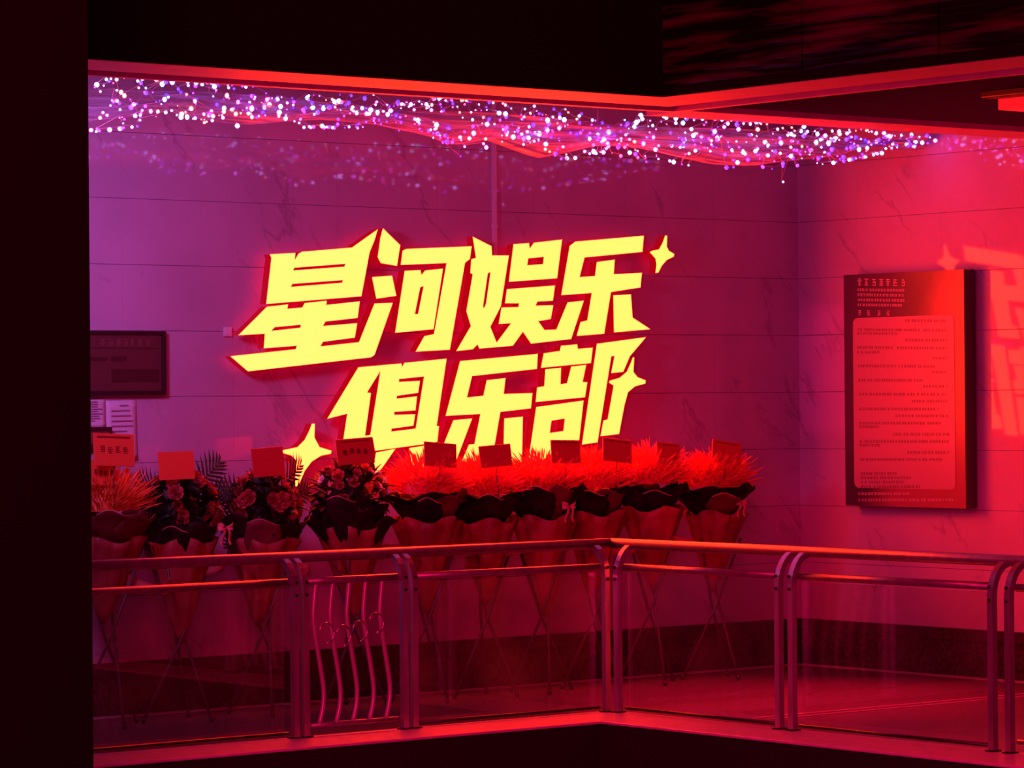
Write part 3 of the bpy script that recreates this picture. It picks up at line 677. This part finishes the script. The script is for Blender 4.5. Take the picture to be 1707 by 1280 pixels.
def tripod(root, rnd, top=.98, cross=.52, spread=.26, rot=0.0):
    for k in range(3):
        a = rot + 2 * math.pi * k / 3; p = Vector((spread * math.cos(a), spread * .8 * math.sin(a), 0.006)); c = Vector((.03 * math.cos(a + 1.57), .03 * math.sin(a + 1.57), cross)); q = c + (c - p) * ((top - cross) / cross); q.x *= .8; q.y *= .8
        l_ = MB().tube([p, c, q], .0095, 8).build('leg', 'pole', root, True)
        MB().tube([p - Vector((0, 0, .006)), p + (c - p).normalized() * .03], .013, 8).build('foot', 'dark_bolt', l_, True)
def bow(root, loc, rnd, s=.07, matn='ribbon'):
    for sg in (-1, 1):
        def fn(u, v): return (sg * s * (.08 + .95 * u), -.02 * math.sin(math.pi * u) * (1 + .5 * math.sin(9 * v)), s * (v - .5) * (.22 + .75 * math.sin(math.pi * .5 * u)) + .12 * s * u)
        o = MB().grid(fn, 6, 5).build('ribbon_loop', matn, root, True, loc=loc); solid(o, .0015)
        def fn2(u, v): return (sg * s * (.25 + .35 * v) + (u - .5) * s * .35, -.012 - .01 * math.sin(6 * v), -s * 1.9 * v)
        solid(MB().grid(fn2, 1, 6).build('ribbon_tail', matn, root, True, loc=loc), .0015)
def stand(px, label, kind, seed, z_mid, cards, paper=('paper_black', 'paper_red'), plume='plume_red', flap_z=.55, dy=0.0, leg_rot=0.0, wide=1.0):
    rnd = random.Random(seed); base = at(px, 900, 1, FYP + dy)
    root = thing('flower_stand', label, 'flower stand', (base.x, FYP + dy, 0), 'congratulatory flower stands')
    tripod(root, rnd, rot=leg_rot)
    if kind == 'plume':
        mb = MB(); cz = z_mid - .15
        for k in range(950):
            a = rnd.uniform(0, 2 * math.pi); e = math.asin(rnd.uniform(-.35, 1)); rx, ry, rz = .26 * wide, .17, .17
            n = Vector((math.cos(a) * math.cos(e), math.sin(a) * math.cos(e), math.sin(e)))
            q = rnd.uniform(.45, 1.0)
            p = Vector((n.x * rx * q, n.y * ry * q, cz + n.z * rz * q)); d = Vector((n.x * .75, n.y * .8, n.z * .8 + .75)) + Vector([rnd.gauss(0, .16) for _ in range(3)])
            blade(mb, p, d, rnd.uniform(.07, .13), rnd.uniform(.0035, .0065), (n.x * .25, n.y * .25, -.12), rnd)
        tag(mb.build('plume_petals', plume, root), kind='stuff')
        mb = MB()
        def dome(u, v): a = 2 * math.pi * u; e = math.pi / 2 * v; return (.21 * wide * math.cos(a) * math.cos(e), .14 * math.sin(a) * math.cos(e), cz - .05 + .17 * math.sin(e))
        mb.grid(dome, 20, 6, True).build('flower_core', plume, root, True)
        collar(paper[0], root, cz - .045, cz - .28, .27 * wide, .08, 5, .05, rnd, .8)
    else:
        cz = z_mid - .16
        for k in range(210 if kind == 'bushy' else 190):
            a = rnd.uniform(0, 2 * math.pi); e = rnd.uniform(-.9, 1.45); n = Vector((math.cos(a) * math.cos(e), math.sin(a) * math.cos(e), math.sin(e)))
            l_ = link('leaf', rnd.choice((LEAF, LEAF2)), root, (n.x * .19 * wide, n.y * .15, cz - .02 + n.z * .13)); l_.rotation_mode = 'QUATERNION'
            d = (n * .5 + Vector((0, 0, .15)) + Vector([rnd.gauss(0, .55) for _ in range(3)])).normalized(); l_.rotation_quaternion = d.to_track_quat('Y', 'Z')
        for k in range(36 if kind == 'bushy' else 30):
            a = rnd.uniform(math.pi * .95, math.pi * 2.05) if k % 4 else rnd.uniform(0, 6.28); e = rnd.uniform(-.6, 1.35); n = Vector((math.cos(a) * math.cos(e), math.sin(a) * math.cos(e), math.sin(e)))
            white = kind == 'bushy' and k % 2 == 0
            l_ = link('blossom' if white else 'rose', BLOSSOM if white else ROSE, root, (n.x * .23 * wide, n.y * .19, cz + n.z * .19)); l_.rotation_mode = 'QUATERNION'; l_.rotation_quaternion = n.to_track_quat('Z', 'Y'); s = rnd.uniform(.55, .95) * (.8 if kind == 'bushy' else 1); l_.scale = (s, s, s)
        if kind == 'palm':
            for ang, z in ((160, .04), (182, -.06), (35, .08), (14, -.02), (205, -.14)):
                a = math.radians(ang + rnd.uniform(-7, 7)); l_ = link('palm_leaf', PALM, root, (.1 * math.cos(a), -.02, cz + z)); l_.rotation_mode = 'QUATERNION'
                d = Vector((math.cos(a), rnd.uniform(-.15, .1), math.sin(a))); l_.rotation_quaternion = d.to_track_quat('Y', 'Z') @ __import__('mathutils').Quaternion((0, 1, 0), rnd.uniform(-.4, .4) + (math.pi / 2 if abs(d.x) < 2 else 0)); l_.scale = (.85, .85, .85)
        mb = MB()
        def dome(u, v): a = 2 * math.pi * u; e = math.pi / 2 * v; return (.17 * wide * math.cos(a) * math.cos(e) * (1 + .14 * math.sin(9 * a + 7 * v)), .10 * math.sin(a) * math.cos(e), cz - .14 + .21 * math.sin(e) * (1 + .1 * math.sin(5 * a)))
        mb.grid(dome, 20, 6, True).build('foliage_core', 'leaf_dark', root, True)
        collar(paper[0], root, cz - .08, cz - .40, .25 * wide, .10, 4, .045, rnd, .7)
    # lower wrapping: skirt of pointed paper flaps and ribbon
    zt = cz - .22
    cone_paper('wrap_skirt', paper[1], root, zt + .03, flap_z, .235, .012, 9, .024, rnd, flare=.85, tip=(rnd.uniform(-.05, .05), 0))
    for sg in (-1, 1):
        if rnd.random() < .25: continue
        z0 = zt - rnd.uniform(.10, .22); x0 = sg * rnd.uniform(.07, .11); ln = rnd.uniform(.13, .2)
        def fl(u, v): return (x0 + sg * ln * u, -.10 + .03 * math.sin(4 * u + 2 * v) - .04 * u, z0 + .07 * u * rnd_s - (.10 - .03 * u) * v)
        rnd_s = rnd.choice((-1, .2, -.5))
        solid(MB().grid(fl, 6, 4).build('wrap_flap', paper[1], root, True), .002)
    if seed in (12, 17, 20): bow(root, (.06 if seed != 12 else .2, -.2, zt + .07), rnd, .055)
    for cd_ in cards: card(root, *cd_[:6], rnd, *cd_[6:])
    return root
stand(182, 'orange plumed flower stand with two red cards beside the black column', 'plume', 11, 1.50, [(190, 750, 70, 50, .04, 'card_orange', 1, True), (172, 788, 44, 40, .05, 'card_orange', 2, False, .05)], ('paper_wine', 'paper_red'), 'plume_orange', .62, leg_rot=.4)
stand(300, 'flower stand with palm fronds and roses, second from the black column', 'palm', 12, 1.49, [(294, 776, 57, 44, -.02, 'card_orange', False, False)], flap_z=.47, leg_rot=.9)
stand(440, 'flower stand with dark fronds and a card left of the large star', 'palm', 13, 1.47, [(447, 770, 50, 46, -.06, 'card_red', False, False)], flap_z=.55, leg_rot=.2)
stand(585, 'dark bushy flower stand with white blossoms below the sign', 'bushy', 14, 1.53, [(592, 752, 62, 42, -.05, 'card_red', 2, True)], flap_z=.55, leg_rot=1.2, wide=1.12)
stand(712, 'red plume stand, first of the row of six, card below the first lower character', 'plume', 15, 1.55, [(734, 758, 56, 40, .08, 'card_red', False, False)], leg_rot=.5)
stand(808, 'red plume stand, second of the row of six from the left', 'plume', 16, 1.53, [(826, 760, 50, 37, -.06, 'card_red', False, False)], flap_z=.6, leg_rot=1.0, dy=.03)
stand(905, 'red plume stand, third of the row of six, pink bow in front', 'plume', 17, 1.54, [(943, 753, 46, 40, .02, 'card_red', False, True)], flap_z=.5, leg_rot=.1)
stand(992, 'red plume stand, fourth of the row of six from the left', 'plume', 18, 1.55, [(1029, 751, 50, 40, .10, 'card_red', False, True)], flap_z=.6, leg_rot=.7, dy=.03)
stand(1085, 'red plume stand, fifth of the row of six, beside the last one', 'plume', 19, 1.57, [(1114, 756, 40, 38, .09, 'card_red', False, True)], flap_z=.62, leg_rot=.3)
stand(1192, 'red plume stand at the right end of the row, flaring dark collar', 'plume', 20, 1.53, [(1211, 754, 46, 40, .14, 'card_red', False, True)], flap_z=.6, leg_rot=.6, wide=1.12)

# ------------------------------------------------------------------ fairy lights and gauze under the ceiling
GY = 16.53
def lerp_tab(tab, x):
    for (x0, y0), (x1, y1) in zip(tab, tab[1:]):
        if x <= x1: return y0 + (y1 - y0) * max(0, (x - x0)) / (x1 - x0)
    return tab[-1][1]
def zx(px, py): p = at(px, py, 1, GY); return p.x, p.z
bot_t = [zx(*q) for q in ((100, 205), (150, 214), (230, 205), (300, 196), (430, 208), (560, 208), (640, 212), (700, 228), (760, 248), (830, 240), (920, 262), (1000, 250), (1100, 262), (1200, 275), (1280, 283), (1340, 272), (1450, 256), (1550, 236))]
top_t = [zx(*q) for q in ((100, 118), (150, 122), (400, 135), (700, 160), (1000, 182), (1300, 202), (1450, 214), (1550, 222))]
gx0, gx1 = top_t[0][0] - 1.0, XW - .06
gz = thing('gauze_drape', 'loosely gathered translucent gauze hanging under the ceiling behind fairy lights', 'drape', (13.0, GY, 3.7))
gn = random.Random(5)
for lay in range(2):
    ph = [gn.uniform(0, 6) for _ in range(8)]
    def fn(u, v):
        x = gx0 + (gx1 - gx0) * u; zt_, zb_ = lerp_tab(top_t, x), lerp_tab(bot_t, x)
        zt_ -= .075; zb_ = zb_ + .055 + .015 * math.sin(5 * x + ph[0])
        if lay: zt_ -= .03; zb_ -= .02
        end = min(1, (gx1 - x) / .8)
        zb_ = zt_ + (zb_ - zt_) * (.25 + .75 * end)
        y = GY + .06 + .05 * lay + .035 * math.sin(18 * v + 2.2 * math.sin(1.7 * x + ph[1]) + ph[2]) + .02 * math.sin(37 * v + 3 * math.sin(2.9 * x + ph[3])) - .05 * math.sin(math.pi * v)
        return (x - 13.0, y - GY, zt_ + (zb_ - zt_) * v - 3.7 + .012 * math.sin(3.1 * x + ph[4] + 4 * v))
    MB().grid(fn, 160, 22).build('gauze_layer', 'gauze', gz, True)
    def hem(u, v): return fn(u, 1)
    MB().tube([fn(k / 80, 1) for k in range(81)], .006, 5).build('hem', 'gauze', gz, True)
for x in (9.5, 11.0, 12.5, 14.0, 15.5, 16.8):
    MB().tube([(x - 13.0, .06, lerp_tab(top_t, x) - .08 - 3.7), (x - 13.0, .06, 4.02 - 3.7)], .003, 5).build('hanger', 'wire', gz)
KEYS = ['lavender_white'] * 6 + ['cool_white'] * 6 + ['warm_white'] * 3 + ['blue'] * 5 + ['cyan'] * 2 + ['pink'] * 2 + ['violet'] * 3
BM = {k: MB().ball((0, 0, 0), .0125).mesh('bulb', 'bulb_' + k) for k in BULBS}
xs0 = at(135, 170, 1, GY).x
n_str = 6
t = thing('fairy_light_garland', 'tangled multicoloured fairy light garland strung under the ceiling in front of the gauze', 'fairy lights', (13.0, GY, 3.7))
n_big = 0
small = {k: MB() for k in BULBS}
for s in range(n_str):
    rn = random.Random(40 + s); n = 150; pts = []; ph = [rn.uniform(0, 6) for _ in range(4)]
    base = (s + .5) / n_str
    for k in range(n):
        x = xs0 + (XW - .12 - xs0) * (k + rn.uniform(-.8, .8)) / n + .05 * math.sin(9 * k / n * 6.28 + ph[3])
        x = min(x, XW - .1)
        zt_, zb_ = lerp_tab(top_t, x) - .015, lerp_tab(bot_t, x)
        v = min(1.03, max(0, base + .16 * math.sin(3.1 * x + ph[0]) + .14 * math.sin(7.3 * x + ph[1]) + rn.gauss(0, .12)))
        y = GY - .06 + .09 * math.sin(2.3 * x + ph[2]) + rn.gauss(0, .04)
        pts.append(Vector((x - 13.0, y - GY, zt_ + (zb_ - zt_) * v - 3.7)))
    for k in (23 + 7 * s, 58 + 9 * s, 92 + 5 * s):      # a few loops hang lower
        if s > 2 and k < n: pts[k].z -= rn.uniform(.03, .08)
    MB().tube(pts, .0022, 4).build('wire', 'wire', t)
    key = 'lavender_white'
    for k, p in enumerate(pts):
        if rn.random() < .75:
            key = rn.choice(KEYS)                        # colours come in short runs
            if math.sin(2.1 * p.x + ph[1]) > .8: key = rn.choice(('blue', 'violet', 'blue', 'cool_white'))
        sc_ = rn.choice((.4, .5, .6, .7, .8, .95, 1.1, 1.3)) * (.8 if key in ('violet', 'pink') else 1); q = p + Vector((rn.uniform(-.01, .01), -.012, -.012))
        if sc_ >= .8 and n_big < 300:
            o = link('bulb', BM[key], t, q); o.scale = (sc_, sc_, sc_ * rn.uniform(.9, 1.3)); n_big += 1
        else: small[key].ball(q, .0120 * sc_)
for key, mb in small.items():
    if mb.v: tag(mb.build('small_bulbs', 'bulb_' + key, t), kind='stuff')
